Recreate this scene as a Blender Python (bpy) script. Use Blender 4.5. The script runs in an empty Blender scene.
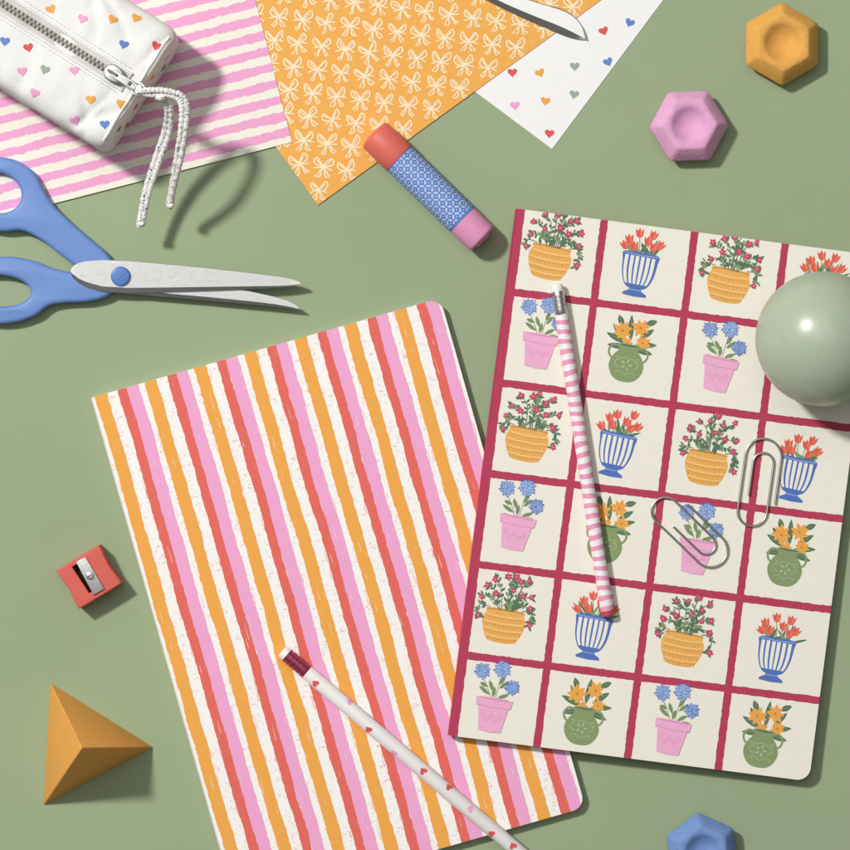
import bpy, bmesh, math, random
from mathutils import Vector, Matrix, noise
S=0.0004; HC=3750.0
C=bpy.context.scene.collection
R=math.radians
rng=random.Random(7)
def W(x,y,z=0.0):
    k=1-z/HC
    return Vector(((x-425)*k*S,(425-y)*k*S,z*S))
# ---------------------------------------------------------------- materials
def lin(c):
    o=[]
    for v in c:
        v/=255.0
        o.append(v/12.92 if v<=0.04045 else ((v+0.055)/1.055)**2.4)
    return (*o,1)
def mat(name,c,rough=0.6,var=0.05,scale=400,bump=0.0,bscale=1500,metal=0.0,spec=0.35,c2=None,thr=None,stretch=(1,1,1),soft=0.04):
    m=bpy.data.materials.new(name); m.use_nodes=True
    nt=m.node_tree; N=nt.nodes; L=nt.links
    b=N['Principled BSDF']; b.inputs['Roughness'].default_value=rough; b.inputs['Metallic'].default_value=metal
    b.inputs['Specular IOR Level'].default_value=spec
    tc=N.new('ShaderNodeTexCoord'); mp=N.new('ShaderNodeMapping'); mp.inputs['Scale'].default_value=stretch
    L.new(tc.outputs['Object'],mp.inputs['Vector'])
    nz=N.new('ShaderNodeTexNoise'); nz.inputs['Scale'].default_value=scale; nz.inputs['Detail'].default_value=5
    nz.inputs['Roughness'].default_value=0.65
    L.new(mp.outputs['Vector'],nz.inputs['Vector'])
    rp=N.new('ShaderNodeValToRGB'); L.new(nz.outputs['Fac'],rp.inputs['Fac'])
    col=lin(c)
    if c2 is None:
        rp.color_ramp.elements[0].position=0.3; rp.color_ramp.elements[1].position=0.7
        rp.color_ramp.elements[0].color=tuple(v*(1-var) for v in col[:3])+(1,)
        rp.color_ramp.elements[1].color=tuple(min(1,v*(1+var)) for v in col[:3])+(1,)
    else:
        rp.color_ramp.elements[0].position=thr; rp.color_ramp.elements[1].position=thr+soft
        rp.color_ramp.elements[0].color=col; rp.color_ramp.elements[1].color=lin(c2)
    L.new(rp.outputs['Color'],b.inputs['Base Color'])
    if bump>0:
        n2=N.new('ShaderNodeTexNoise'); n2.inputs['Scale'].default_value=bscale; n2.inputs['Detail'].default_value=4
        L.new(tc.outputs['Object'],n2.inputs['Vector'])
        bp=N.new('ShaderNodeBump'); bp.inputs['Strength'].default_value=bump; bp.inputs['Distance'].default_value=0.0006
        L.new(n2.outputs['Fac'],bp.inputs['Height']); L.new(bp.outputs['Normal'],b.inputs['Normal'])
    return m
GREEN=mat('sage_table',(151,166,132),0.75,0.06,5,0.05,900,spec=0.2)
CREAM=mat('cream_paper',(234,230,217),0.75,0.02,500,0.05,2500)
PAGE=mat('page_edge',(228,223,210),0.8,0.1,900,0,stretch=(0.05,0.05,6))
CRIM=mat('crimson_print',(178,56,86),0.7,c2=(200,96,116),thr=0.6,scale=1100,soft=0.12,bump=0.05,bscale=2500)
YEL=mat('mustard_print',(230,172,88),0.7,0.08,900)
YELL=mat('dark_mustard_print',(206,142,60),0.7,0.06,900)
YELP=mat('pale_mustard_print',(242,206,146),0.7,0.06,900)
BLU=mat('blue_print',(80,112,182),0.7,0.08,900)
BLUM=mat('soft_blue_print',(114,144,202),0.7,0.08,900)
BLUL=mat('light_blue_print',(164,188,228),0.7,0.06,900)
BLUD=mat('deep_blue_print',(76,106,172),0.7,0.06,900)
PNK=mat('pink_print',(233,172,204),0.7,0.05,900)
PNKL=mat('rose_print',(216,142,182),0.7,0.04,900)
GRN=mat('olive_print',(132,152,104),0.7,0.08,900)
GRNL=mat('pale_olive_print',(172,188,142),0.7,0.06,900)
LEAF=mat('leaf_print',(84,115,88),0.7,0.15,900)
LEAFL=mat('light_leaf_print',(130,150,106),0.7,0.12,900)
TUL=mat('tulip_print',(226,100,84),0.7,0.1,900)
MAG=mat('berry_print',(204,68,104),0.7,0.1,900)
ORF=mat('marigold_print',(234,168,78),0.7,0.08,900)
ORFD=mat('dark_marigold_print',(208,132,58),0.7,0.06,900)
st=dict(scale=850,stretch=(1.2,0.35,1),bump=0.05,bscale=2500)
S_OR=mat('orange_stripe',(234,164,72),0.7,c2=(239,188,114),thr=0.6,soft=0.16,**st)
S_RD=mat('coral_stripe',(222,102,90),0.7,c2=(230,138,122),thr=0.6,soft=0.16,**st)
S_PK=mat('pink_stripe',(234,163,203),0.7,c2=(238,187,215),thr=0.6,soft=0.16,**st)
S_WH=mat('scratched_white',(243,240,236),0.75,c2=(234,182,170),thr=0.585,soft=0.09,scale=1000,stretch=(.6,1.2,1),bump=0.05,bscale=2500)
P_OR=mat('orange_paper_print',(234,170,80),0.75,0.04,500,0.04,2500)
P_BOW=mat('bow_print',(241,223,190),0.75,0.08,1500)
P_CR=mat('ivory_paper',(236,231,218),0.75,0.02,500,0.04,2500)
P_PK=mat('pink_wave_print',(232,162,202),0.75,c2=(238,190,216),thr=0.58,scale=900,soft=0.12)
P_WH=mat('white_paper',(238,237,237),0.75,0.015,500,0.04,2500)
HRT=[mat('heart_red',(218,88,82),0.75,0.06,900),mat('heart_blue',(102,132,202),0.75,0.06,900),mat('heart_pink',(234,164,204),0.75,0.06,900),mat('heart_orange',(232,166,80),0.75,0.06,900),mat('heart_sage',(154,168,152),0.75,0.06,900)]
FAB=mat('white_canvas',(236,235,233),0.95,0.03,900,0.5,2400,spec=0.03)
TAPE=mat('zip_tape',(206,204,200),0.9,0.06,2500,0.3,3500,spec=0.1)
TEETH=mat('zip_teeth_metal',(130,127,120),0.35,0.2,900,metal=0.9)
STEEL=mat('brushed_steel',(184,185,184),0.4,0.12,260,0.05,900,metal=1.0,stretch=(1,14,1))
WIRE=mat('clip_wire',(190,191,186),0.28,0.05,500,metal=1.0)
HBL=mat('blue_plastic',(104,138,200),0.45,0.04,300,0.03,900,spec=0.4)
SCRW=mat('blue_screw',(78,118,190),0.35,0.03,300,spec=0.5)
CORAL=mat('coral_plastic',(216,104,92),0.5,0.05,300,0.04,900,spec=0.35)
PLPK=mat('pink_plastic',(224,150,188),0.5,0.05,300,0.04,900,spec=0.35)
LBL=mat('blue_label',(94,128,194),0.6,0.05,500)
LBLW=mat('label_motif',(184,200,230),0.6,0.04,900)
DARK=mat('recess_shade',(44,36,34),0.8,0.1,500)  # near-black colour standing in for shade inside the sharpener's openings
REDP=mat('red_sharpener',(210,96,84),0.55,0.05,300,0.08,900,spec=0.3)
CLY=mat('mustard_clay',(222,166,86),0.85,0.08,300,0.4,1100,spec=0.12)
CLP=mat('pink_clay',(220,164,200),0.85,0.07,300,0.4,1100,spec=0.12)
CLB=mat('blue_clay',(118,148,200),0.85,0.07,300,0.4,1100,spec=0.12)
TET=mat('orange_clay',(226,162,80),0.65,0.05,300,0.15,1300,spec=0.25)
BALL=mat('sage_ball',(170,182,160),0.3,0.03,200,spec=0.55)
ERW=mat('white_eraser',(234,230,226),0.8,0.03,900,0.1,2000)
FERR=mat('silver_ferrule',(208,206,204),0.3,0.08,700,metal=1.0)
FERP=mat('rose_ferrule',(176,80,108),0.35,0.2,1500,metal=0.8)
PENW=mat('white_lacquer',(236,234,232),0.4,0.02,300,spec=0.4)
PENP=mat('pink_lacquer',(230,152,184),0.4,0.04,300,spec=0.4)
PENR=mat('red_lacquer',(190,64,80),0.45,0.05,300,spec=0.4)
CORD=mat('speckled_cord',(234,232,229),0.95,c2=(92,92,94),thr=0.57,scale=1000,soft=0.03,bump=0.5,bscale=2600,spec=0.05)
WPL=mat('white_plastic',(236,236,234),0.4,0.02,300,spec=0.4)
# ---------------------------------------------------------------- mesh builder (pixel units, scaled on build)
class MB:
    def __init__(s): s.v=[];s.f=[];s.mi=[];s.m=[];s.sm=[]
    def mid(s,m):
        if m not in s.m: s.m.append(m)
        return s.m.index(m)
    def face(s,pts,m,smooth=False):
        i=len(s.v); s.v+= [tuple(p) for p in pts]; s.f.append(list(range(i,i+len(pts)))); s.mi.append(s.mid(m)); s.sm.append(smooth)
    def grid(s,rows,m,closed=True,smooth=True,caps=False,mats=None,colmats=None):
        i=len(s.v); n=len(rows[0])
        for r in rows: s.v+=[tuple(p) for p in r]
        for a in range(len(rows)-1):
            mm=s.mid(mats[a] if mats else m)
            for b in range(n if closed else n-1):
                c=(b+1)%n
                s.f.append([i+a*n+b,i+a*n+c,i+(a+1)*n+c,i+(a+1)*n+b]); s.mi.append(s.mid(colmats[b]) if colmats else mm); s.sm.append(smooth)
        if caps:
            s.f.append([i+b for b in range(n)][::-1]); s.mi.append(s.mid(mats[0] if mats else m)); s.sm.append(False)
            k=i+(len(rows)-1)*n
            s.f.append([k+b for b in range(n)]); s.mi.append(s.mid(mats[-1] if mats else m)); s.sm.append(False)
    def prism(s,pts,z0,z1,m):
        n=len(pts)
        s.face([(x,y,z1) for x,y in pts],m); s.face([(x,y,z0) for x,y in pts][::-1],m)
        for k in range(n):
            a,b=pts[k],pts[(k+1)%n]
            s.face([(a[0],a[1],z0),(b[0],b[1],z0),(b[0],b[1],z1),(a[0],a[1],z1)],m)
    def box(s,x0,x1,y0,y1,z0,z1,m): s.prism([(x0,y0),(x1,y0),(x1,y1),(x0,y1)],z0,z1,m)
    def tube(s,pts,r,m,n=10,closed=False):
        P=[Vector(p) for p in pts]; rows=[]
        t0=(P[1]-P[0]).normalized(); up=Vector((0,0,1))
        if abs(t0.dot(up))>0.9: up=Vector((1,0,0))
        nn=(up-t0*up.dot(t0)).normalized()
        for k,p in enumerate(P):
            t=(P[min(k+1,len(P)-1)]-P[max(k-1,0)]).normalized()
            nn=(nn-t*nn.dot(t)).normalized(); bb=t.cross(nn)
            rr=r(k/(len(P)-1)) if callable(r) else r
            rows.append([p+(nn*math.cos(2*math.pi*j/n)+bb*math.sin(2*math.pi*j/n))*rr for j in range(n)])
        s.grid(rows,m,caps=True)
    def lathe(s,prof,zc,n=48,mats=None,m=None,jit=None):
        rows=[]
        for k,(x,r) in enumerate(prof):
            row=[]
            for j in range(n):
                a=2*math.pi*j/n
                dx=jit(k,a) if jit else 0
                row.append((x+dx,r*math.cos(a),zc+r*math.sin(a)))
            rows.append(row)
        s.grid(rows,m,caps=True,mats=mats)
    def build(s,name,parent=None,sharp=35,weld=False):
        me=bpy.data.meshes.new(name)
        me.from_pydata([(x*S,y*S,z*S) for x,y,z in s.v],[],s.f)
        for m in s.m: me.materials.append(m)
        me.polygons.foreach_set('material_index',s.mi)
        me.polygons.foreach_set('use_smooth',s.sm)
        me.update()
        if weld or any(s.sm):
            me.set_sharp_from_angle(angle=R(sharp))
        o=bpy.data.objects.new(name,me); C.objects.link(o)
        if parent: o.parent=parent
        return o
def tag(o,label,cat,group=None):
    o['label']=label; o['category']=cat
    if group: o['group']=group
    return o
def thing(name,label,cat,loc=None,rot=0,matrix=None,group=None):
    o=bpy.data.objects.new(name,None); C.objects.link(o); o.empty_display_size=0.01
    if matrix is not None: o.matrix_world=matrix
    else: o.location=loc; o.rotation_euler=(0,0,rot)
    return tag(o,label,cat,group)
def axis_matrix(p,q):
    x=(q-p).normalized(); z=Vector((0,0,1)); y=z.cross(x).normalized(); z=x.cross(y)
    M=Matrix((x,y,z)).transposed().to_4x4(); M.translation=p; return M
def crom(pts,n=8,closed=True):
    out=[];k=len(pts)
    rngk=range(k) if closed else range(k-1)
    for i in rngk:
        g=lambda j: Vector(pts[j%k]) if closed else Vector(pts[max(0,min(k-1,j))])
        a,b,c,d=g(i-1),g(i),g(i+1),g(i+2)
        for t in range(n):
            u=t/n
            out.append(tuple(0.5*((2*b)+(c-a)*u+(2*a-5*b+4*c-d)*u*u+(3*b-a-3*c+d)*u**3)))
    if not closed: out.append(tuple(pts[-1]))
    return out
def plate(name,outer,holes,z0,z1,bev,m,parent=None):
    cu=bpy.data.curves.new(name,'CURVE'); cu.dimensions='2D'; cu.fill_mode='BOTH'
    for pts in [outer]+holes:
        sp=cu.splines.new('POLY'); sp.points.add(len(pts)-1)
        for k,p in enumerate(pts): sp.points[k].co=(p[0]*S,p[1]*S,0,1)
        sp.use_cyclic_u=True
    cu.extrude=max(0.00001,((z1-z0)/2-bev)*S); cu.bevel_depth=bev*S; cu.bevel_resolution=3; cu.offset=-bev*S
    t=bpy.data.objects.new('temporary',cu); C.objects.link(t)
    bpy.context.view_layer.update(); dg=bpy.context.evaluated_depsgraph_get()
    me=bpy.data.meshes.new_from_object(t.evaluated_get(dg))
    bpy.data.objects.remove(t); bpy.data.curves.remove(cu)
    bm=bmesh.new(); bm.from_mesh(me); bmesh.ops.remove_doubles(bm,verts=bm.verts,dist=1e-6)
    for v in bm.verts: v.co.z+=(z0+z1)/2*S
    bmesh.ops.recalc_face_normals(bm,faces=bm.faces)
    for f in bm.faces: f.smooth=True
    bm.to_mesh(me); bm.free()
    me.materials.clear(); me.materials.append(m); me.set_sharp_from_angle(angle=R(50))
    me.name=name
    o=bpy.data.objects.new(name,me); C.objects.link(o)
    if parent: o.parent=parent
    return o
def clip(poly,conv):
    out=list(poly); n=len(conv)
    for k in range(n):
        a=conv[k]; b=conv[(k+1)%n]
        def d(p): return (b[0]-a[0])*(p[1]-a[1])-(b[1]-a[1])*(p[0]-a[0])
        src=out; out=[]
        for i in range(len(src)):
            p=src[i]; q=src[(i+1)%len(src)]; dp=d(p); dq=d(q)
            if dp>=0: out.append(p)
            if (dp>=0)!=(dq>=0):
                t=dp/(dp-dq); out.append((p[0]+(q[0]-p[0])*t,p[1]+(q[1]-p[1])*t))
        if len(out)<3: return []
    return out
class Print:
    """flat printed shapes, part of the mesh they are printed on"""
    def __init__(s,mb,z,outline=None): s.mb=mb; s.z=z; s.o=outline; s.step=0.0; s.tf=lambda x,y:(x,y)
    def poly(s,pts,m):
        s.z+=s.step
        p=[s.tf(x,y) for x,y in pts]
        if s.o: p=clip(p,s.o)
        if len(p)<3: return
        ar=sum(p[i][0]*p[(i+1)%len(p)][1]-p[(i+1)%len(p)][0]*p[i][1] for i in range(len(p)))
        if ar<0: p=p[::-1]
        if abs(ar)<1e-6: return
        s.mb.face([(x,y,s.z) for x,y in p],m)
    def stroke(s,pts,w,m,taper=False):
        P=[Vector(p) for p in pts]; L_=[];R_=[]
        for k,p in enumerate(P):
            t=(P[min(k+1,len(P)-1)]-P[max(k-1,0)])
            t=t.normalized() if t.length>1e-9 else Vector((1,0))
            nn=Vector((-t.y,t.x)); ww=w/2*(1-0.7*k/(len(P)-1) if taper else 1)
            L_.append(p+nn*ww); R_.append(p-nn*ww)
        for k in range(len(P)-1):
            s.poly([tuple(L_[k]),tuple(L_[k+1]),tuple(R_[k+1]),tuple(R_[k])],m)
    def ell(s,cx,cy,rx,ry,m,rot=0,n=14,wob=0.0,rg=rng):
        ca,sa=math.cos(rot),math.sin(rot); pts=[]
        for k in range(n):
            a=2*math.pi*k/n; f=1+rg.uniform(-wob,wob)
            x=rx*f*math.cos(a); y=ry*f*math.sin(a)
            pts.append((cx+x*ca-y*sa,cy+x*sa+y*ca))
        s.poly(pts,m)
    def leaf(s,x,y,l,w,rot,m):
        pts=[]
        for k in range(13):
            t=k/12; pts.append((t*l,w/2*math.sin(math.pi*t)**0.8))
        for k in range(11,0,-1):
            t=k/12; pts.append((t*l,-w/2*math.sin(math.pi*t)**0.8))
        ca,sa=math.cos(rot),math.sin(rot)
        s.poly([(x+a*ca-b*sa,y+a*sa+b*ca) for a,b in pts],m)
def heart_pts(cx,cy,sz,rot=0,n=22):
    o=[];ca,sa=math.cos(rot),math.sin(rot)
    for k in range(n):
        t=2*math.pi*k/n
        x=16*math.sin(t)**3/34*sz; y=(13*math.cos(t)-5*math.cos(2*t)-2*math.cos(3*t)-math.cos(4*t))/34*sz
        o.append((cx+x*ca-y*sa,cy+x*sa+y*ca))
    return o
# ---------------------------------------------------------------- table
mb=MB(); mb.face([(-4000,-4000,0),(4000,-4000,0),(4000,4000,0),(-4000,4000,0)],GREEN)
tb=mb.build('tabletop'); tb['kind']='structure'
# ---------------------------------------------------------------- loose sheets
def paper(name,label,corner,dpx,w,h,z,m,draw):
    mb=MB(); ol=[(0,0),(w,0),(w,h),(0,h)]
    mb.prism(ol,0,0.5,m)
    draw(Print(mb,0.62,ol),w,h)
    o=mb.build(name); o.location=W(corner[0],corner[1],z); o.rotation_euler=(0,0,math.atan2(-dpx[1],dpx[0]))
    return tag(o,label,'paper')
def hearts_draw(pr,w,h):
    rg=random.Random(3); k=0
    for i in range(int(w/22)):
        for j in range(int(h/22)):
            if (i+j)%2: continue
            x=13+i*22+rg.uniform(-4,4); y=11+j*22+rg.uniform(-4,4); k+=1
            pr.poly(heart_pts(x,y,10.5,R(-53)+rg.uniform(-.45,.45)),HRT[(k*3+rg.randint(0,2))%5])
paper('heart_paper','white sheet printed with small coloured hearts, tucked under the orange sheet',(552,149),(.597,-.80),420,500,0.1,P_WH,hearts_draw)
def bows_draw(pr,w,h):
    rg=random.Random(4)
    pr.step=0.002; z0=pr.z
    PX,PY=17.4,16.4
    for i in range(int(w/PX)+1):
        for j in range(int(h/PY)+1):
            if (i+j)%2: continue
            cx=9+i*PX; cy=11+j*PY; a=R(-30)+rg.uniform(-.22,.22); ca,sa=math.cos(a),math.sin(a)
            pr.z=z0; k=.93*rg.uniform(.94,1.05)
            pr.tf=lambda x,y,cx=cx,cy=cy:(cx+(x*ca-y*sa)*k,cy+(x*sa+y*ca)*k)
            J=lambda v:v+rg.uniform(-.9,.9)
            for sg in (-1,1):
                pr.stroke(crom([(0,1),(sg*4,J(6.5)),(sg*J(8),J(10)),(sg*J(9.5),J(5)),(sg*6,J(1)),(0,0)],4,False),1.6,P_BOW)
                pr.stroke(crom([(sg*1,.8),(sg*4.5,J(4.2)),(sg*7.5,J(7.5))],3,False),1.2,P_BOW)
                pr.stroke(crom([(0,0),(sg*5,J(-.5)),(sg*J(10),J(-2))],3,False),1.4,P_BOW)
                pr.stroke(crom([(0,0),(sg*2,-4),(sg*J(2.5),-8),(sg*J(5),J(-11))],4,False),1.6,P_BOW)
                pr.stroke(crom([(sg*.5,-1),(sg*3.5,-4),(sg*J(5),-7),(sg*J(8),J(-9.5))],4,False),1.3,P_BOW)
                pr.stroke([(sg*J(5),-11),(sg*8,-9.5)],.9,P_BOW)
            pr.ell(0,.4,2.1,2.4,P_BOW)
    pr.tf=lambda x,y:(x,y)
paper('bow_paper','orange sheet printed with cream ribbon bows, between the pink striped and heart sheets',(318,205),(.81,-.587),520,420,0.9,P_OR,bows_draw)
def wave_draw(pr,w,h):
    p=6.5
    k=0
    while p<w+10:
        rows=[];q=0
        ph=rng.uniform(0,9)
        while q<=h+0.1:
            f=lambda s:1.2*noise.noise(Vector((q*.04,s*7.3+k,ph)))+.9*noise.noise(Vector((q*.21,s*3.3+k,ph+5)))+rng.uniform(-.5,.5)
            rows.append((p+f(0),p+8.6+f(1),q)); q+=2.2
        for a,b in zip(rows,rows[1:]):
            pr.poly([(a[0],a[2]),(a[1],a[2]),(b[1],b[2]),(b[0],b[2])],P_PK)
        p+=16.6; k+=1
paper('striped_paper','ivory sheet printed with rough pink stripes, lying under the white pouch',(292,142),(-.25,-.968),420,430,1.7,P_CR,wave_draw)
# ---------------------------------------------------------------- notebooks
NW,NH,NT=361.0,528.0,11.0
def rounded_outline(x0,x1,y0,y1,r,n=8):
    p=[(x0,y0)]
    for k in range(n+1):
        a=-math.pi/2+math.pi/2*k/n; p.append((x1-r+r*math.cos(a),y0+r+r*math.sin(a)))
    for k in range(n+1):
        a=math.pi/2*k/n; p.append((x1-r+r*math.cos(a),y1-r+r*math.sin(a)))
    p.append((x0,y1)); return p
OUT=rounded_outline(-NW/2,NW/2,-NH/2,NH/2,13)
def notebook(name,label,matrix,base,spine_m,draw):
    t=thing(name,label,'notebook',matrix=matrix)
    b=MB(); b.prism(OUT,0,1.0,base); b.build('back_cover',t)
    b=MB()
    inn=rounded_outline(-NW/2+.6,NW/2-1.6,-NH/2+1.6,NH/2-1.6,12)
    b.prism(inn,1.05,NT-1.25,PAGE); b.build('pages',t)
    b=MB()
    rows=[[(-NW/2-.1-1.6*math.sin(math.pi*k/8),y,.1+(NT-.3)*k/8) for y in (-NH/2+.2,NH/2-.2)] for k in range(9)]
    b.grid(rows,spine_m,closed=False); b.build('spine',t)
    b=MB(); b.prism(OUT,NT-1.2,NT,base)
    draw(b); b.build('front_cover',t)
    return t
def frame_matrix(cx,cy,ang,z):
    M=Matrix.Rotation(ang,4,'Z'); M.translation=W(cx,cy,z); return M
def stripes(b):
    per=NW/7.0
    for k in range(8):
        for li,(a,c,m) in enumerate(((6,18.5,S_OR),(29.5,38.8,S_RD),(38.2,51,S_PK))):
            pr=Print(b,NT+.12+.03*(2-li),OUT)
            a0=-NW/2+k*per+a-3; c0=-NW/2+k*per+c-3; rows=[]
            y=-NH/2-2
            sd=rng.uniform(0,99)
            while y<NH/2+4:
                com=1.6*noise.noise(Vector((y*.012,k*3.1,7)))
                f=lambda s: 1.0*noise.noise(Vector((y*.035,sd+s*5,0)))+.7*noise.noise(Vector((y*.15,sd+s*9,3)))+rng.uniform(-.25,.25)
                rows.append((a0+com+f(0),c0+com+f(1),y)); y+=2.0
            for p,q in zip(rows,rows[1:]):
                pr.poly([(p[0],p[2]),(p[1],p[2]),(q[1],q[2]),(q[0],q[2])],m)
    pr=Print(b,NT+.2,OUT); pr.step=.0006
    rg=random.Random(12)
    for k in range(7):
        for (u,m,n) in ((5.4,S_OR,7),(19.0,S_OR,7),(28.9,S_RD,7),(51.4,S_PK,7),(34,S_WH,3),(45,S_WH,3),(12,S_WH,4)):
            for q in range(n):
                y=rg.uniform(-NH/2,NH/2); l=rg.uniform(5,18); x=-NW/2+k*per+u-3+rg.gauss(0,.6 if m!=S_WH else 2.5)
                pr.stroke([(x,y),(x+rg.uniform(-.4,.4),y+l/2),(x+rg.uniform(-.6,.6),y+l)],rg.uniform(.3,.55),m,True)
    for q in range(300):
        k=rg.randint(0,6); u=rg.choice((rg.uniform(20,28),rg.uniform(20,28),rg.uniform(52.5,56)))
        x=-NW/2+k*per+u-3; y=rg.uniform(-NH/2,NH/2); a=rg.gauss(0,.5); l=rg.uniform(1.5,5)
        pr.stroke(crom([(x,y),(x+l*.5*math.cos(a),y+l*.5*math.sin(a)+rg.uniform(-1,1)),(x+l*math.cos(a),y+l*math.sin(a))],3,False),rg.uniform(.22,.4),S_RD,True)
aS=math.atan2(99,347)
e1=Vector((math.cos(aS),-math.sin(aS))); e2=Vector((math.sin(aS),math.cos(aS)))
cS=Vector((93,397.5))+e1*NW/2+e2*NH/2
notebook('striped_notebook','notebook with hand-painted orange, coral, pink and white stripes, partly under the other notebook',frame_matrix(cS.x,cS.y,aS,0),S_WH,S_WH,stripes)
# flower notebook, resting on the striped one
O2=Vector((517,210)); aF=-R(7.35)
f1=Vector((math.cos(aF),-math.sin(aF))); f2=Vector((math.sin(aF),math.cos(aF)))
TT=NT+.5
ka=-TT/487; kb=.4926*TT/487; kc=-361*ka+.15
def zb(u,v): return ka*u+kb*v+kc
def ztop(x,y):
    d=Vector((x,y))-O2
    return zb(d.dot(f1),d.dot(f2))+NT+.6
def uvw(u,v):
    p=O2+f1*u+f2*v; return W(p.x,p.y,zb(u,v))
X=(uvw(NW,NH/2)-uvw(0,NH/2)).normalized(); Y=(uvw(NW/2,0)-uvw(NW/2,NH)).normalized(); Z=X.cross(Y).normalized(); Y=Z.cross(X)
MF=Matrix((X,Y,Z)).transposed().to_4x4(); MF.translation=uvw(NW/2,NH/2)
def plant_a(p,rg):
    tips=[(-25,-9),(-23,-21),(-14,-30),(-3,-33),(5,-37),(12,-29),(21,-32),(25,-18),(25,-7)]
    tips=[(x+rg.uniform(-2,2),y+rg.uniform(-2,2)) for x,y in tips]
    trail=[(-28,9),(27,12)] if rg.random()<.6 else [(-27,5),(28,15)]
    p.poly(crom([(-19,0),(0,-1),(19,0),(19.5,4),(22,10),(21.5,18),(17.5,28),(13,33),(0,34.5),(-13,33),(-17.5,28),(-21.5,18),(-22,10),(-19.5,4)],4),YEL)
    p.stroke([(-19,1.2),(-10,.4),(10,.4),(19,1.2)],1.5,YELL)
    for yy,ww in ((6,19.2),(13,21),(20,20.2),(27,17)):
        xs_=[-ww+2*ww*k/12 for k in range(13)]
        p.stroke([(x,yy+1.6*(1-(x/ww)**2)+rg.uniform(-.25,.25)) for x in xs_],.9,YELP)
        p.stroke([(x,yy+2.2+1.6*(1-(x/ww)**2)+rg.uniform(-.25,.25)) for x in [q*.96 for q in xs_]],.55,YELL)
        for k in range(9):
            x=-ww*.85+ww*1.7*k/8; p.stroke([(x,yy+3.4+1.2*(1-(x/ww)**2)),(x+1.3,yy+5.6+1.2*(1-(x/ww)**2))],.45,YELL)
    for tx,ty in tips+trail:
        if ty>0: c=crom([(tx*.6,-1),(tx*.95,-2),(tx*1.02,ty*.5),(tx*.95,ty)],4,False)
        else: c=crom([(tx*.25,1),(tx*.5+rg.uniform(-3,3),ty*.6-4),(tx,ty)],5,False)
        p.stroke(c,.75,LEAF)
        for q in range(2,len(c)):
            a=math.atan2(c[q][1]-c[q-1][1],c[q][0]-c[q-1][0])
            for sg in (-1,1):
                if rg.random()<.66: p.leaf(c[q][0],c[q][1],rg.uniform(3.8,6.6),rg.uniform(1.9,2.8),a+sg*rg.uniform(.5,1.2),LEAF if rg.random()<.68 else LEAFL)
    for k in range(9):
        p.leaf(rg.uniform(-14,14),rg.uniform(-6,1),rg.uniform(6,9),2.8,-1.57+rg.uniform(-1.3,1.3),LEAF if k%3 else LEAFL)
    for tx,ty in tips+trail+[(-12,-16),(4,-20),(14,-16)]:
        x=tx+rg.uniform(-1,1); y=ty+rg.uniform(-1,1); o=rg.uniform(0,1); f=rg.uniform(.85,1.2)
        for k in range(5):
            a=k*1.257+o; p.ell(x+1.8*f*math.cos(a),y+1.8*f*math.sin(a),1.55*f,1.05*f,MAG,rot=a,n=8)
        p.ell(x,y,.7,.7,PNK,n=6)
def plant_b(p,rg):
    tips=[(-14,-19,-.35),(-5,-26,-.1),(4,-20,.1),(10,-27,.25),(17,-16,.5),(-19,-11,-.7),(10,-13,.4),(-9,-13,-.2)]
    tips=[(x+rg.uniform(-1.2,1.2),y+rg.uniform(-1.2,1.2),a+rg.uniform(-.15,.15)) for x,y,a in tips]
    for tx,ty,a in tips:
        p.stroke(crom([(tx*.3,-2),(tx*.6,ty*.5),(tx,ty)],5,False),.9,LEAFL)
    for k in range(14):
        a=-math.pi/2+rg.uniform(-1.25,1.25); p.leaf(rg.uniform(-12,12),-3,rg.uniform(12,22),2.7,a,LEAF if k%2 else LEAFL)
    for tx,ty,a in tips:
        ca,sa=math.cos(a),math.sin(a)
        q=[(-3,3.3),(-4.2,-1),(-4.2,-5),(-2,-2.5),(0,-6),(2,-2.5),(4.2,-5),(4.2,-1),(3,3.3),(0,4.8)]
        p.poly([(tx+x*ca-y*sa,ty+x*sa+y*ca) for x,y in q],TUL)
        for xo in (-1.6,1.6):
            p.stroke([(tx+xo*ca-2*sa,ty+xo*sa+2*ca),(tx+xo*.9*ca+3*sa,ty+xo*.9*sa-3*ca)],.55,CRIM if xo<0 else ORF)
    body=crom([(-18,-6),(0,-6.6),(18,-6),(18.1,3),(17,14),(14.3,23),(9.5,29.5),(0,31),(-9.5,29.5),(-14.3,23),(-17,14),(-18.1,3)],4)
    p.poly([(-6,28),(6,28),(6.5,32.5),(12,35.5),(12.5,38),(0,39),(-12.5,38),(-12,35.5),(-6.5,32.5)],BLU)
    p.poly(body,BLU)
    for k in range(6):
        t0=-16.3+k*5.6+rg.uniform(-.25,.25); t1=t0+3.6
        g=lambda t,y:t*max(.05,1-((y-2)/31.5)**2.6)**.5 if y>2 else t
        ys=(-2.8,2,8,14,19,23,26)
        L_=[(g(t0,y),y) for y in ys]; R_=[(g(t1,y),y) for y in ys]
        p.poly(R_+L_[::-1],CREAM)
    p.stroke(crom([(-17.8,-4.8),(0,-4),(17.8,-4.8)],4,False),.7,BLUL)
    p.stroke([(-6,32),(6,32)],.6,BLUL)
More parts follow.
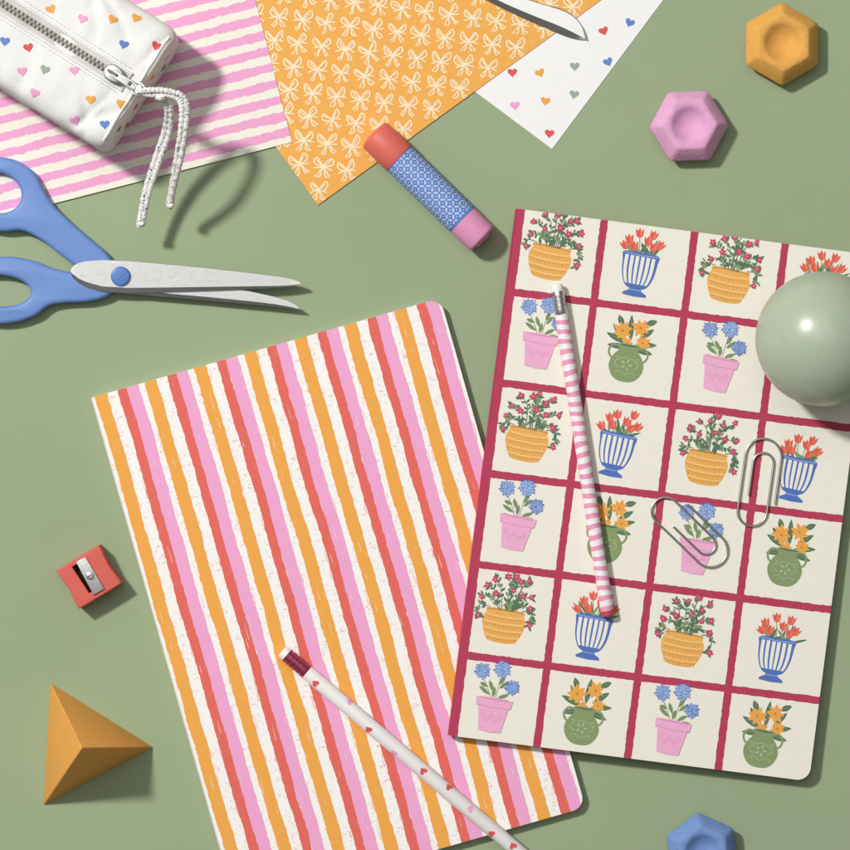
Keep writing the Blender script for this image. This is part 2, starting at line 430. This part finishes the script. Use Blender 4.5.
def plant_c(p,rg):
    hs=[(-17,-29,8.4),(3,-34,9.2),(16,-17,7.6)]
    for x,y,r in hs:
        p.stroke(crom([(x*.15,0),(x*.5,y*.4),(x,y+r*.5)],6,False),.8,LEAFL)
    for x,y,a,l in ((-6,-6,-2.6,14),(3,-4,-.5,12),(-3,-10,-2.1,12),(3,-14,-.9,11),(-2,-4,-1.5,11),(5,-2,-.1,13),(-8,-2,3.0,11),(-9,-14,-2.9,9),(2,-18,-1.1,10)):
        a+=rg.uniform(-.15,.15)
        p.leaf(x,y,l,4.2,a,LEAFL); p.stroke([(x,y),(x+l*.85*math.cos(a),y+l*.85*math.sin(a))],.5,LEAF)
    for x,y,r in hs:
        p.ell(x,y,r*.84,r*.84,BLUL,n=20,wob=.08,rg=rg)
        for k in range(34):
            a=k*2.39996; d=r*math.sqrt(k/34)
            fx=x+d*math.cos(a); fy=y+d*math.sin(a); o=rg.uniform(0,1.5)
            cm=rg.choice((BLU,BLUM,BLUM,BLUM,BLUD))
            for q in range(4): p.ell(fx+.8*math.cos(o+q*1.57),fy+.8*math.sin(o+q*1.57),.64,.5,cm,n=6)
    p.poly([(-16,3),(16,3),(13.2,20),(11.5,31),(0,32),(-11.5,31),(-13.2,20)],PNK)
    p.poly([(-19,-3),(0,-4),(19,-3),(18,5),(0,6),(-18,5)],PNK)
    p.stroke([(-17.5,5.5),(0,6.6),(17.5,5.5)],.8,PNKL)
    for k in range(5):
        x=-9+k*4.5; y=15+(k%2)*4
        p.stroke(crom([(x-2,y+3),(x-2.2,y-1),(x,y-2.5),(x+1.8,y),(x,y+2),(x-1,y)],3,False),.45,PNKL)
    p.ell(0,-2.2,16,.7,PNKL,n=16)
def plant_d(p,rg):
    fl=[(-10,-18,10),(8,-24,9.5),(13,-9,8),(-3,-6,6.5)]
    for x,y,a,l in ((-4,-6,-2.75,23),(5,-6,-.25,23),(0,-8,-1.6,28),(8,-12,-.8,19),(-6,-10,-2.3,20),(4,-2,.2,21),(-2,-2,3.0,21),(-10,-22,-2.0,13),(12,-28,-.5,13)):
        a+=rg.uniform(-.12,.12)
        p.leaf(x,y,l,6,a,LEAF); p.stroke([(x,y),(x+l*.85*math.cos(a),y+l*.85*math.sin(a))],.5,LEAFL)
    for x,y,r in fl:
        o=rg.uniform(0,1)
        for k in range(8):
            a=o+k*2*math.pi/8+rg.uniform(-.1,.1); rr=r*rg.uniform(.9,1.1)
            p.leaf(x,y,rr,rr*.46,a,ORF)
            p.stroke([(x+r*.3*math.cos(a),y+r*.3*math.sin(a)),(x+r*.75*math.cos(a),y+r*.75*math.sin(a))],.4,ORFD)
        p.ell(x,y,r*.18,r*.18,ORFD,n=9)
    for sg in (-1,1):
        p.stroke(crom([(sg*9,-2),(sg*16,-3),(sg*20,2),(sg*19,8),(sg*14.5,12)],5,False),2.2,GRN)
    p.poly(crom([(-11,-5),(0,-5.5),(11,-5),(10,1),(14.5,7),(18,16),(15.5,25.5),(9,32),(0,33.5),(-9,32),(-15.5,25.5),(-18,16),(-14.5,7),(-10,1)],4),GRN)
    p.ell(0,-4,9.5,1.0,LEAF,n=16)
    for k in range(5):
        a=k*1.256; p.ell(4.2*math.cos(a),16+4.2*math.sin(a),2.2,.9,GRNL,rot=a,n=9)
    for sg in (-1,1):
        p.stroke(crom([(sg*7,20),(sg*12,16),(sg*10,11),(sg*8,13)],4,False),.6,GRNL)
    p.stroke(crom([(-11,25),(-6,23),(0,26),(6,23),(11,25)],4,False),.6,GRNL)
    p.stroke(crom([(-12,8),(-6,10),(0,8),(6,10),(12,8)],4,False),.6,GRNL)
def flowers(b):
    pr=Print(b,NT+.12,OUT)
    T=lambda u,v:(u-NW/2,NH/2-v)
    ul=[8]+[87.5+91*k for k in range(3)]+[NW+6]; vl=[-6]+[83+91*k for k in range(5)]+[NH+6]
    rg=random.Random(11)
    def rough(x0,y0,x1,y1):
        pts=[]
        cs=[(x0,y0),(x1,y0),(x1,y1),(x0,y1)]
        for k in range(4):
            a,c=cs[k],cs[(k+1)%4]
            for i in range(26):
                t=i/26; pts.append((a[0]+(c[0]-a[0])*t+rg.uniform(-.4,.4),a[1]+(c[1]-a[1])*t+rg.uniform(-.4,.4)))
        return pts
    for r in range(6):
        for c in range(4):
            x0=ul[c]+(0 if c==0 else 3.8); x1=ul[c+1]-3.8; y0=vl[r]+3.8; y1=vl[r+1]-3.8
            pr.step=0; pr.z=NT+.1; pr.tf=T
            pr.poly(rough(x0,y0,x1,y1),CREAM)
            pr.step=0.0016
            cu=38+91*c+rg.uniform(-1,1)+(2 if c==0 else 0); cv=33.5+91*r+rg.uniform(-1,1)
            aa=rg.uniform(-.03,.03)+.06; ca,sa=math.cos(aa)*.97,math.sin(aa)*.97
            pr.tf=lambda x,y,cu=cu,cv=cv,ca=ca,sa=sa:T(cu+x*ca-y*sa,cv+x*sa+y*ca)
            g=random.Random(r*7+c)
            [[plant_a,plant_b],[plant_c,plant_d]][r%2][c%2](pr,g)
notebook('flower_notebook','notebook with crimson grid of potted flower drawings, under the green ball and paper clips',MF,CRIM,CRIM,flowers)
# ---------------------------------------------------------------- ball
rb=66.0; zt=ztop(815,342)
b=MB()
rows=[]
for i in range(1,64):
    a=math.pi*i/64
    rows.append([(rb*math.sin(a)*math.cos(2*math.pi*j/96),rb*math.sin(a)*math.sin(2*math.pi*j/96),rb-rb*math.cos(a)) for j in range(96)])
b.grid(rows,BALL,caps=True)
o=b.build('ball',None,sharp=60); o.location=W(823,339,zt+rb)-Vector((0,0,rb*S)); tag(o,'smooth sage green ball resting on the flower notebook','ball')
# ---------------------------------------------------------------- gem-like hexagonal pieces
def hexpiece(label,cx,cy,Rr,rot,m):
    n=120; b=MB()
    def hexr(a):
        a=(a%(math.pi/3))-math.pi/6
        h=math.cos(math.pi/6)/math.cos(a)
        return -math.log(math.exp(-65*h)+math.exp(-65*.985))/65+.001
    prof=[(.80,0),(.84,.8),(.975,12),(.99,13.6),(.99,15),(.972,17),(.72,28.0),(.695,29),(.665,29.6),(.63,29.8)]
    rows=[]
    ring=lambda rf,z:[(Rr*rf(2*math.pi*j/n)*math.cos(2*math.pi*j/n+rot),Rr*rf(2*math.pi*j/n)*math.sin(2*math.pi*j/n+rot),z) for j in range(n)]
    for f,z in prof: rows.append(ring(lambda a:f*hexr(a),z))
    for f,z,q in ((.57,29.8,.5),(.53,29.6,.75),(.50,29.2,.95),(.47,28.5,1),(.43,27.2,1),(.38,25.5,1),(.31,23.5,1),(.23,21.9,1),(.15,21,1),(.08,20.5,1),(.02,20.4,1)):
        rows.append(ring(lambda a:f*(hexr(a)*(1-q)+.93*q),z))
    b.grid(rows,m,caps=True)
    o=b.build('hexagonal_holder',None,sharp=40); o.location=W(cx,cy,15)-Vector((0,0,15*S))
    return tag(o,label,'holder','hexagonal clay holders around the notebooks')
hexpiece('mustard yellow hexagonal clay piece with round hollow',782,44,42,R(30),CLY)
hexpiece('pink hexagonal clay piece with round hollow',689,126,40,R(2),CLP)
hexpiece('blue hexagonal clay piece with round hollow, cut by the bottom edge',702,851,39,R(36),CLB)
# ---------------------------------------------------------------- pyramid
p0=[W(50,682),W(154,747),W(43,806)]
cx=sum(p0,Vector())/3
loc=[((p-cx)/S) for p in p0]
ap=(W(82,748,106)-cx)/S
bm=bmesh.new()
vs=[bm.verts.new(v*S) for v in loc]+[bm.verts.new(ap*S)]
for f in ((0,2,1),(0,1,3),(1,2,3),(2,0,3)): bm.faces.new([vs[i] for i in f])
bmesh.ops.recalc_face_normals(bm,faces=bm.faces)
bmesh.ops.bevel(bm,geom=list(bm.edges)+list(bm.verts),offset=1.8*S,segments=3,profile=.5,affect='EDGES')
me=bpy.data.meshes.new('pyramid'); bm.to_mesh(me); bm.free()
mz=min(v.co.z for v in me.vertices)
for v in me.vertices: v.co.z-=mz
me.materials.append(TET)
for p in me.polygons: p.use_smooth=True
me.set_sharp_from_angle(angle=R(28))
o=bpy.data.objects.new('pyramid',me); C.objects.link(o); o.location=cx
tag(o,'orange three-sided pyramid standing on the green table','pyramid')
# ---------------------------------------------------------------- glue stick
g=thing('glue_stick','glue stick with coral cap, blue patterned label and pink base','glue stick',matrix=axis_matrix(W(374,134,17)-Vector((0,0,17*S)),W(482,239,17)-Vector((0,0,17*S))))
GL=((482-374)**2+(239-134)**2)**.5
b=MB(); b.lathe([(-1,11),(-.6,13.4),(.6,15.8),(3,17.3),(34,17.6),(35,17.3),(35.2,16)],17.6,64,m=CORAL); b.build('cap',g)
b=MB(); b.lathe([(34,16),(35.4,16.8),(36,17.0),(GL-28,17.0),(GL-27.6,16.5)],17.6,96,m=LBL)
x0,x1=37.0,GL-29.0; nl=11; RL=17.0
def cyl(x,s,r):
    a=s/RL; return (x,-r*math.cos(a),17.6+r*math.sin(a))
cell=2*math.pi*RL/nl
def cpatch(x,s,pts):
    q=[(x+px,s+py) for px,py in pts]
    q=[p_ for p_ in q]
    if min(p_[0] for p_ in q)<x0-.8 or max(p_[0] for p_ in q)>x1+.8: return
    b.face([cyl(px,py,RL+.2) for px,py in q],LBLW)
x=x0+2.5; k=0
while x<x1:
    for j in range(nl):
        s0=(j+(.5 if k%2 else 0))*cell
        # four-petalled motif: petals as small leaf shapes around a gap
        for q in range(4):
            a=q*math.pi/2+math.pi/4; ca,sa=math.cos(a),math.sin(a)
            pet=[(.9,0),(1.9,1.05),(3.2,1.0),(4.3,0),(3.2,-1.0),(1.9,-1.05)]
            cpatch(x,s0,[(u*ca-v*sa,u*sa+v*ca) for u,v in pet])
        cpatch(x,s0+cell/2,[(.9,0),(0,.9),(-.9,0),(0,-.9)])
    x+=cell/2; k+=1
b.build('label_tube',g)
b=MB(); b.lathe([(GL-28,16),(GL-27.4,16.9),(GL-3,16.9),(GL-1.2,16.3),(GL-.2,15),(GL,13.5),(GL,9.5),(GL+1.5,9),(GL+2,7.5)],17.6,64,m=PLPK); b.build('base',g)
# ---------------------------------------------------------------- pencils
def make_pencil(name,label,p,q,parts):
    t=thing(name,label,'pencil',matrix=axis_matrix(p,q)); parts(t); return t
za=ztop(557,284); zc=ztop(608,615)
p=W(556.5,284,za+6.8); p.z=za*S; q=W(608,616,zc+6.8); q.z=zc*S
PL=(q-p).length/S
def parts1(t):
    r=6.8
    b=MB(); b.lathe([(0,4),(.5,5.2),(1.8,5.9),(9,6)],r,32,m=ERW); b.build('eraser',t)
    b=MB(); pr=[(7.5,6.2),(8,6.5),(12,6.5),(12.6,6.0),(14,6.0),(14.6,6.5),(17,6.5),(17.6,6.0),(19,6.0),(19.6,6.5),(23,6.5),(23.6,6.0),(25,6.0),(25.6,6.5),(31,6.5),(31.4,6.3)]
    b.lathe(pr,r,32,m=FERR); b.build('ferrule',t)
    b=MB(); prof=[];ms=[]; x=30.0;k=0
    prof.append((x,6.6))
    while x<PL-9:
        d=4.9 if k%2 else 5.4
        x+=d; prof.append((x,6.7)); ms.append(PENP if k%2 else PENW); k+=1
    b.lathe(prof,r,32,mats=ms,jit=lambda k,a:1.1*math.sin(a+k*.4)+.8*noise.noise(Vector((k*3.1,math.cos(a)*2,math.sin(a)*2)))); b.build('barrel',t)
    xe=prof[-1][0]
    b=MB(); b.lathe([(xe-.5,6.75),(PL-.8,6.75),(PL,6.0)],r,32,m=PENR); b.build('dipped_end',t)
make_pencil('pencil','pencil with pink and white bands and silver ferrule, on the flower notebook',p,q,parts1)
p=W(282,651,NT+8); p.z=(NT+.3)*S; d=Vector((237,-201,0)).normalized(); q=p+d*335*S
def parts2(t):
    r=7.6
    b=MB(); b.lathe([(0,4.6),(.5,5.8),(1.8,6.7),(9,6.8)],r,32,m=ERW); b.build('eraser',t)
    b=MB(); pr=[(6,6.9),(6.5,7.3)]
    x=8
    while x<30:
        pr+=[(x,7.3),(x+.6,6.8),(x+1.8,6.8),(x+2.4,7.3)]; x+=4.4
    pr+=[(33,7.3),(33.5,7.0)]
    b.lathe(pr,r,32,m=FERP); b.build('ferrule',t)
    b=MB(); b.lathe([(32.5,7.3),(33.6,7.45),(333,7.45),(335,6.6)],r,48,m=PENW)
    rg=random.Random(5)
    spots=[(46,112,0),(84,40,2),(116,120,0),(150,135,2),(184,88,0),(214,50,0),(244,75,2),(276,120,0),(300,80,0)]
    for xx,a0,mi in spots+[(x+11,a+180,m) for x,a,m in spots]:
        a0=R(a0); hp=heart_pts(0,0,8.6,R(-90)+rg.uniform(-.5,.5),20)
        prev=None
        for f in (.02,.35,.7,1.0):
            ring=[(xx+hx*f,7.56*math.cos(a0+hy*f/7.5),r+7.56*math.sin(a0+hy*f/7.5)) for hx,hy in hp]
            if prev:
                for i in range(20): b.face([prev[i],ring[i],ring[(i+1)%20],prev[(i+1)%20]],HRT[mi])
            prev=ring
    b.build('barrel',t)
make_pencil('pencil','white pencil with tiny red and pink hearts and crimson ferrule, lying on the striped notebook',p,q,parts2)
# ---------------------------------------------------------------- paper clips
def clip_obj(label,cx,cy,ang,L,Wd,flip=1):
    b=MB(); h=Wd/2; pts=[]
    def arc(x,y,r,a0,a1,n=14):
        for k in range(n+1):
            a=R(a0+(a1-a0)*k/n); pts.append((x+r*math.cos(a),y+r*math.sin(a)))
    pts.append((-.22*L,h)); arc(L/2-h,0,h,90,-90,20)
    y1=.62*h; rl=(h+y1)/2
    arc(-L/2+rl,-h+rl,rl,-90,-270,18)
    y2=-.52*h; r2=(y1-y2)/2
    arc(L*.34-r2,y1-r2,r2,90,-90,14)
    pts.append((-.16*L,y2))
    P=[]
    for a,c in zip(pts,pts[1:]):
        n=max(1,int(((c[0]-a[0])**2+(c[1]-a[1])**2)**.5/4))
        for k in range(n): P.append((a[0]+(c[0]-a[0])*k/n,(a[1]+(c[1]-a[1])*k/n)*flip))
    P.append((pts[-1][0],pts[-1][1]*flip))
    b.tube([(x,y,1.5) for x,y in P],1.2,WIRE,10)
    o=b.build('paper_clip',None,sharp=60)
    z=ztop(cx,cy)+.3
    M=Matrix((X,Y,Z)).transposed().to_4x4()@Matrix.Rotation(ang-aF,4,'Z'); M.translation=W(cx,cy,z)
    o.matrix_world=M
    return tag(o,label,'paper clip','paper clips on the flower notebook')
clip_obj('slanting silver paper clip, left of the two on the flower notebook',690,530.5,R(-44),90,34)
clip_obj('nearly upright silver paper clip, right of the two on the flower notebook',759.5,482.5,R(82),88,36,-1)
# ---------------------------------------------------------------- scissors
sc=thing('scissors','open scissors with blue plastic handles and steel blades','scissors',loc=W(122,277,2.6))
lp=lambda pts:[(x-122,277-y) for x,y in pts]
def ellp(cx,cy,rx,ry,rot=0,n=40):
    return [(cx+rx*math.cos(2*math.pi*k/n)*math.cos(rot)-ry*math.sin(2*math.pi*k/n)*math.sin(rot),cy+rx*math.cos(2*math.pi*k/n)*math.sin(rot)+ry*math.sin(2*math.pi*k/n)*math.cos(rot)) for k in range(n)]
up=[(113,263),(106,252),(91,239),(69,220),(53,204),(44,189),(35,173),(17,161),(-6,158),(-28,168),(-40,188),(-36,211),(-18,227),(4,232),(23,231),(40,239),(60,254),(79,268),(96,275),(109,274)]
dn=[(113,284),(98,278),(78,274),(56,269),(34,261),(8,257),(-18,262),(-36,276),(-42,296),(-32,313),(-10,323),(14,323),(36,316),(50,306),(67,303),(87,302),(105,298),(113,292)]
plate('handle',crom(lp(up),5),[lp(ellp(-2,193,25,20,R(20)))],0.3,12.2,3.8,HBL,sc)
plate('handle',crom(lp(dn),5),[lp(ellp(1,291,31,15.5,R(4)))],0.3,12.2,3.8,HBL,sc)
def blade(stations,z0):
    # stations: x, spine y, ridge y, cutting-edge y (pixels); flat cheek, then a ground bevel down to the edge
    b=MB(); top=[];bot=[]
    for x,ys,yr,yc in stations:
        f=lambda y:277-y
        top.append([(x-122,f(ys),z0+1.4),(x-122,f(ys)-.25,z0+2.4),(x-122,f(yr),z0+2.6),(x-122,f(yc),z0+.9)])
        bot.append([(x-122,f(ys),z0+1.4),(x-122,f(ys),z0),(x-122,f(yr),z0),(x-122,f(yc),z0+.9)])
    b.grid(top,STEEL,closed=False,smooth=False); b.grid(bot,STEEL,closed=False,smooth=False)
    b.build('blade',sc)
blade([(104,270,284,287),(112,268,286,292),(140,270,290,295),(170,279,294,297.5),(210,286,297.5,301),(250,291.5,301.5,304.8),(275,297,304.4,307),(288,301,306.6,308.6),(296,305,308.2,309.4),(300.5,308.2,309.2,309.7)],9.0)
blade([(72.5,270.5,273,274.5),(73.5,268,274,277.5),(76,265.5,276,280),(80,263.5,279,283.5),(88,261.6,282.6,287.6),(104,260.5,287,292.4),(130,261.5,288.4,293.6),(170,265,288,292.6),(210,269,287.4,291.4),(250,273.4,286.8,289.8),(280,277.2,286.4,288.4),(293,279.6,285.6,286.9),(299,281.6,284.8,285.7),(301.5,283.2,284.4,284.9)],12.6)
plate('pivot_screw',[(9.8*math.cos(2*math.pi*k/40),9.8*math.sin(2*math.pi*k/40)) for k in range(40)],[],12,18.5,2,SCRW,sc)
b=MB(); b.tube([(-3,-3,18.7),(3,3,18.7)],.5,HBL,6)
b.build('screw_slot',sc)
# ---------------------------------------------------------------- sharpener
sh=thing('pencil_sharpener','coral red pencil sharpener with steel blade','pencil sharpener',loc=W(91,576,0),rot=R(31))
body=[(-25,-22),(-12,-22.5),(12,-22.5),(25,-22),(24,-10),(23,0),(24,10),(25,22),(12,22.5),(-12,22.5),(-25,22),(-24,10),(-23,0),(-24,-10)]
plate('body',body,[[(-8,-14),(-2,-14),(-1,17),(-9,17)]],0,25,1.6,REDP,sh)
b=MB(); b.box(-12,3,-17,19,11,14,DARK); b.build('slot_shade_block',sh)  # added dark block, gives the slot its shade by colour
plate('blade',[(-5,-18),(7.5,-18),(7.5,19),(-3,19)],[],25.1,27,.4,STEEL,sh)
plate('screw',[(2+3.9*math.cos(2*math.pi*k/28),0.5+3.9*math.sin(2*math.pi*k/28)) for k in range(28)],[],27.05,29.3,.8,FERR,sh)
b=MB(); b.box(-1.4,5.4,.1,.9,29.3,29.5,DARK); b.build('screw_slot',sh)  # dark bar on the screw head, painted shade for its slot
b=MB(); b.face([(9*math.cos(2*math.pi*k/32),-22.75,12.5+9*math.sin(2*math.pi*k/32)) for k in range(32)],DARK); b.build('pencil_hole_shade',sh)  # flat dark disc, shade of the hole put in as colour
# ---------------------------------------------------------------- white tool at the top
tl=thing('craft_knife','slim white pointed blade lying across the orange bow sheet','craft knife',loc=W(540,18,2.0))
lt=lambda pts:[(x-540,18-y) for x,y in pts]
U_=crom([(430,-52),(470,-28),(500,-12),(525,-2),(548,5),(564,10),(575,17),(582,27),(585,38)],4,False)
L_=crom([(420,-38),(458,-16),(486,0),(510,12),(534,23),(553,31),(567,36.5),(577,39),(585,39.6)],4,False)
b=MB()
def mix(a,c,t): return (a[0]+(c[0]-a[0])*t,a[1]+(c[1]-a[1])*t)
rt=[];rbm=[]
for u_,l_ in zip(U_,L_):
    pl=lt([u_,mix(u_,l_,.08),mix(u_,l_,.72),l_])
    rt.append([(pl[0][0],pl[0][1],.9),(pl[1][0],pl[1][1],4.2),(pl[2][0],pl[2][1],4.6),(pl[3][0],pl[3][1],.9)])
    rbm.append([(pl[0][0],pl[0][1],.9),(pl[1][0],pl[1][1],.15),(pl[2][0],pl[2][1],.15),(pl[3][0],pl[3][1],.9)])
b.grid(rt,WPL,closed=False,colmats=[STEEL,WPL,STEEL]); b.grid(rbm,STEEL,closed=False)
b.build('blade',tl,sharp=8)
plate('handle',crom(lt([(446,-46),(400,-76),(340,-112),(322,-112),(324,-94),(380,-58),(436,-26)]),4),[],.2,10,2.4,WPL,tl)
# ---------------------------------------------------------------- pouch
Lh,Wh,Hh=214.0,70.0,44.0
E1,E2=.085,.34
ax=Vector((.845,.535)).normalized()
end=Vector((142,94)); cen=end-ax*Lh
zbase=2.5
po=thing('pencil_pouch','white canvas zip pouch printed with small coloured hearts','pencil pouch',loc=W(cen.x,cen.y,40),rot=math.atan2(-ax.y,ax.x))
po.location.z=zbase*S
def wr(x,y):
    v=2.6*noise.noise(Vector((x*.02,y*.025,1.7)))+1.0*noise.noise(Vector((x*.06,y*.05,4.2)))
    for a,bq,cq,s,dp in ((.9,.45,-140,5,2.2),(.7,-.7,-165,5,2.0),(.95,.2,-95,6,1.6),(.5,.85,-120,5,1.8),(.98,-.25,-190,4,2.0)):
        t=a*x+bq*y+cq+6*noise.noise(Vector((x*.03,y*.03,9)))
        v-=dp*math.exp(-(t/s)**2)*min(1,abs(y)/45)
    return v-2.5*(y/Wh)**2
def ptop(x,y):
    ring=max(0,1-(abs(x)/Lh)**(2/E1))**(E1/2)
    q=max(0,1-(abs(y)/(Wh*ring+1e-6))**(2/E2))**(E2/2)
    return Hh+Hh*ring*q+wr(x,y)*q
sp=lambda v,e: math.copysign(abs(v)**e,v)
b=MB(); rows=[]
NE=160;NP=200
for i in range(1,NE):
    eta=-math.pi/2+math.pi*i/NE
    x=Lh*sp(math.sin(eta),E1); ring=math.cos(eta)**E1
    row=[]
    for j in range(NP):
        f=2*math.pi*(j+.5)/NP
        y=Wh*ring*sp(math.cos(f),E2); q=sp(math.sin(f),E2)
        z=Hh+Hh*ring*q
        row.append((x,y,z,q))
    rows.append(row)
rr=[]
def sidew(x,y,z,q):
    return 2.0*noise.noise(Vector((x*.03,z*.05,8+math.copysign(3,y))))*(1-abs(q)**3) if abs(y)>40 else 0
def fin(x,y,z,q):
    if q>0: z+=wr(x,y)*q
    return (x+2.4*noise.noise(Vector((y*.04,z*.05,2)))*(1 if abs(x)>Lh*.9 else 0),y+sidew(x,y,z,q),max(0,z))
for a,c in zip(rows,rows[1:]):
    n=max(1,int(abs(c[0][0]-a[0][0])/3))
    for k in range(n):
        t=k/n
        rr.append([fin(*[p_[i]+(q_[i]-p_[i])*t for i in range(4)]) for p_,q_ in zip(a,c)])
rr.append([fin(*p_) for p_ in rows[-1]])
b.grid(rr,FAB,caps=True)
rg=random.Random(21);k=0
xi=-198
i=0
def shell(fn,mm):
    prev=None
    for f in (.02,.5,1.0):
        ring=[fn(f,a) for a in range(20)]
        if prev:
            for a in range(20): b.face([prev[a],prev[(a+1)%20],ring[(a+1)%20],ring[a]],mm)
        prev=ring
while xi<Lh-8:
    for y0 in ((-56,-31,31,56) if i%2 else (-44,-20.5,20.5,44)):
        y=y0+rg.uniform(-3,3); x=xi+rg.uniform(-5,5)
        if rg.random()<.12: continue
        hp=heart_pts(x,y,10.5,R(32)+rg.uniform(-.5,.5),20)
        mm=HRT[(k*2+rg.randint(0,1)+(k//3))%5]; k+=1
        shell(lambda f,a:(x+(hp[a][0]-x)*f,y+(hp[a][1]-y)*f,ptop(x+(hp[a][0]-x)*f,y+(hp[a][1]-y)*f)+.5),mm)
    xi+=25; i+=1
# hearts on the upright end of the pouch
for y,z,mi in ((-42,60,1),(-14,42,0),(18,62,3),(44,44,2),(34,22,4),(-34,22,3)):
    hp=heart_pts(0,0,10.5,R(-90)+rg.uniform(-.4,.4),20)
    shell(lambda f,a:(Lh+2.4*noise.noise(Vector(((y+hp[a][0]*f)*.04,(z+hp[a][1]*f)*.05,2)))+.6,y+hp[a][0]*f,z+hp[a][1]*f),HRT[mi])
b.build('body',po,sharp=70)
b=MB()
xs=[-205+4*k for k in range(int((Lh+205-14)/4)+1)]
b.grid([[(x,y,ptop(x,y)+.7+(.5 if abs(y)<4 else 0)) for y in (-8,-4,0,4,8)] for x in xs],TAPE,closed=False); b.build('zip_tape',po)
for sg in (-1,1):
    b=MB(); b.tube([(x,sg*9.2,ptop(x,sg*9.2)+.4) for x in xs],1.7,FAB,8); b.build('zip_welt',po)
    b=MB(); x=-203
    while x<Lh-18:
        b.tube([(x,sg*13.5,ptop(x,sg*13.5)+.35),(x+1.6,sg*13.5,ptop(x+1.6,sg*13.5)+.6),(x+3.2,sg*13.5,ptop(x+3.2,sg*13.5)+.35)],.4,TAPE,5); x+=5
    b.build('stitching',po)
b=MB(); x=-200;k=0
while x<Lh-24:
    y0=-3.6 if k%2 else -.8; z=ptop(x,0)+1.2
    b.box(x,x+1.7,y0,y0+4.4,z,z+2.2,TEETH); x+=2.3;k+=1
b.build('zip_teeth',po)
b=MB(); yy=[-60+2*k for k in range(61)]
b.tube([(Lh-5+1.0*noise.noise(Vector((y*.05,0,5))),y,ptop(Lh-5,y)+.3) for y in yy],1.3,FAB,8); b.build('end_seam',po)
xs0=Lh-30
zs=ptop(xs0,0)
plate('slider',crom([(xs0-9,-3.5),(xs0-4,-8),(xs0+4,-7.5),(xs0+9,-4),(xs0+9,4),(xs0+4,7.5),(xs0-4,8),(xs0-9,3.5)],4),[],zs+3,zs+7.5,1.4,STEEL,po)
b=MB(); b.tube([(xs0-6,0,zs+7),(xs0-4,0,zs+11),(xs0+3,0,zs+12),(xs0+7,0,zs+7.5)],1.6,STEEL,8); b.build('slider_bridge',po)
plate('pull_tab',[(xs0-1,-3.2),(xs0+22,-4.4),(xs0+27,-3),(xs0+27,3),(xs0+22,4.4),(xs0-1,3.2)],[[(xs0+18,-1.8),(xs0+23.5,-1.8),(xs0+23.5,1.8),(xs0+18,1.8)]],zs+8.6,zs+10.8,.6,STEEL,po)
b=MB(); b.tube([(xs0+29+7*math.cos(2*math.pi*k/28),6*math.sin(2*math.pi*k/28),zs+9.7+3*math.cos(2*math.pi*k/28)) for k in range(29)],1.2,STEEL,8); b.build('pull_ring',po)
bpy.context.view_layer.update()
mw=po.matrix_world.copy(); inv=mw.inverted()
def tolocal(x,y,z): return (inv@W(x,y,z))/S
# ring centre in local units: the cords thread through it
RC=Vector((xs0+30,0,zs+10))
def cord(pts,first):
    b=MB(); P=crom([tuple(RC+Vector(p)) for p in first]+[tuple(tolocal(*p)) for p in pts],16,False)
    b.tube(P,lambda t:2.9+.35*math.sin(t*200),CORD,10); b.build('cord',po,sharp=80)
cord([(153,90,110),(168,91,110),(181,95,109),(187,106,106),(186,126,100),(181,158,86),(174,186,66),(170,208,46)],[(-2,-1,-3.5),(3,0,4.5)])
cord([(154,95,106),(168,95,107),(179,100,106),(182,113,104),(180,136,96),(175,168,78),(169,202,49)],[(-2,1,-3.5),(4,-1,1)])
cord([(153,95,102),(162,99,100),(167,108,92),(165,129,72),(154,162,56),(144,196,47),(139,227,40)],[(-1,2,4),(3,0,-2.5)])
cord([(154,92,104),(164,97,102),(171,108,94),(170,130,74),(160,160,58),(149,192,48),(142,226,40)],[(-1,-2,4.5),(4,-1,0)])
for cxk,cyk,czk in ((160,94,106),(141,222,42),(170,204,50)):
    b=MB()
    rk=4.6 if czk>100 else 2.4
    kp=[tolocal(cxk+rk*math.cos(a*1.1),cyk+rk*.9*math.sin(a*1.1),czk+2.4*math.sin(a*1.9)) for a in range(9)]
    b.tube(crom([tuple(p_) for p_ in kp],8,False),3.0 if czk>100 else 2.3,CORD,10); b.build('knot',po,sharp=80)
# ---------------------------------------------------------------- light, world, camera
w=bpy.data.worlds.new('World'); bpy.context.scene.world=w; w.use_nodes=True
bg=w.node_tree.nodes['Background']; bg.inputs['Color'].default_value=(1.0,0.995,0.98,1); bg.inputs['Strength'].default_value=0.16
def area(name,loc,size,power,col,shape='DISK'):
    l=bpy.data.lights.new(name,'AREA'); l.shape=shape; l.size=size; l.energy=power; l.color=col
    o=bpy.data.objects.new(name,l); C.objects.link(o); o.location=loc
    o.rotation_euler=(-Vector(loc)).to_track_quat('-Z','Y').to_euler(); return o
area('key_lamp',(-1.36,1.06,2.12),0.25,66,(1,.985,.96))
area('added_overhead_fill',(-0.25,0.7,2.3),1.7,13.0,(1,.995,.98),'SQUARE')  # added fill with no visible source, for soft light and reflections
cd=bpy.data.cameras.new('Camera'); cam=bpy.data.objects.new('Camera',cd); C.objects.link(cam)
cam.location=(0,0,HC*S); cd.sensor_fit='AUTO'; cd.angle=2*math.atan(425/HC); cd.clip_end=50; cd.clip_start=.01
bpy.context.scene.camera=cam
vs=bpy.context.scene.view_settings; vs.view_transform='Standard'; vs.look='None'; vs.exposure=0
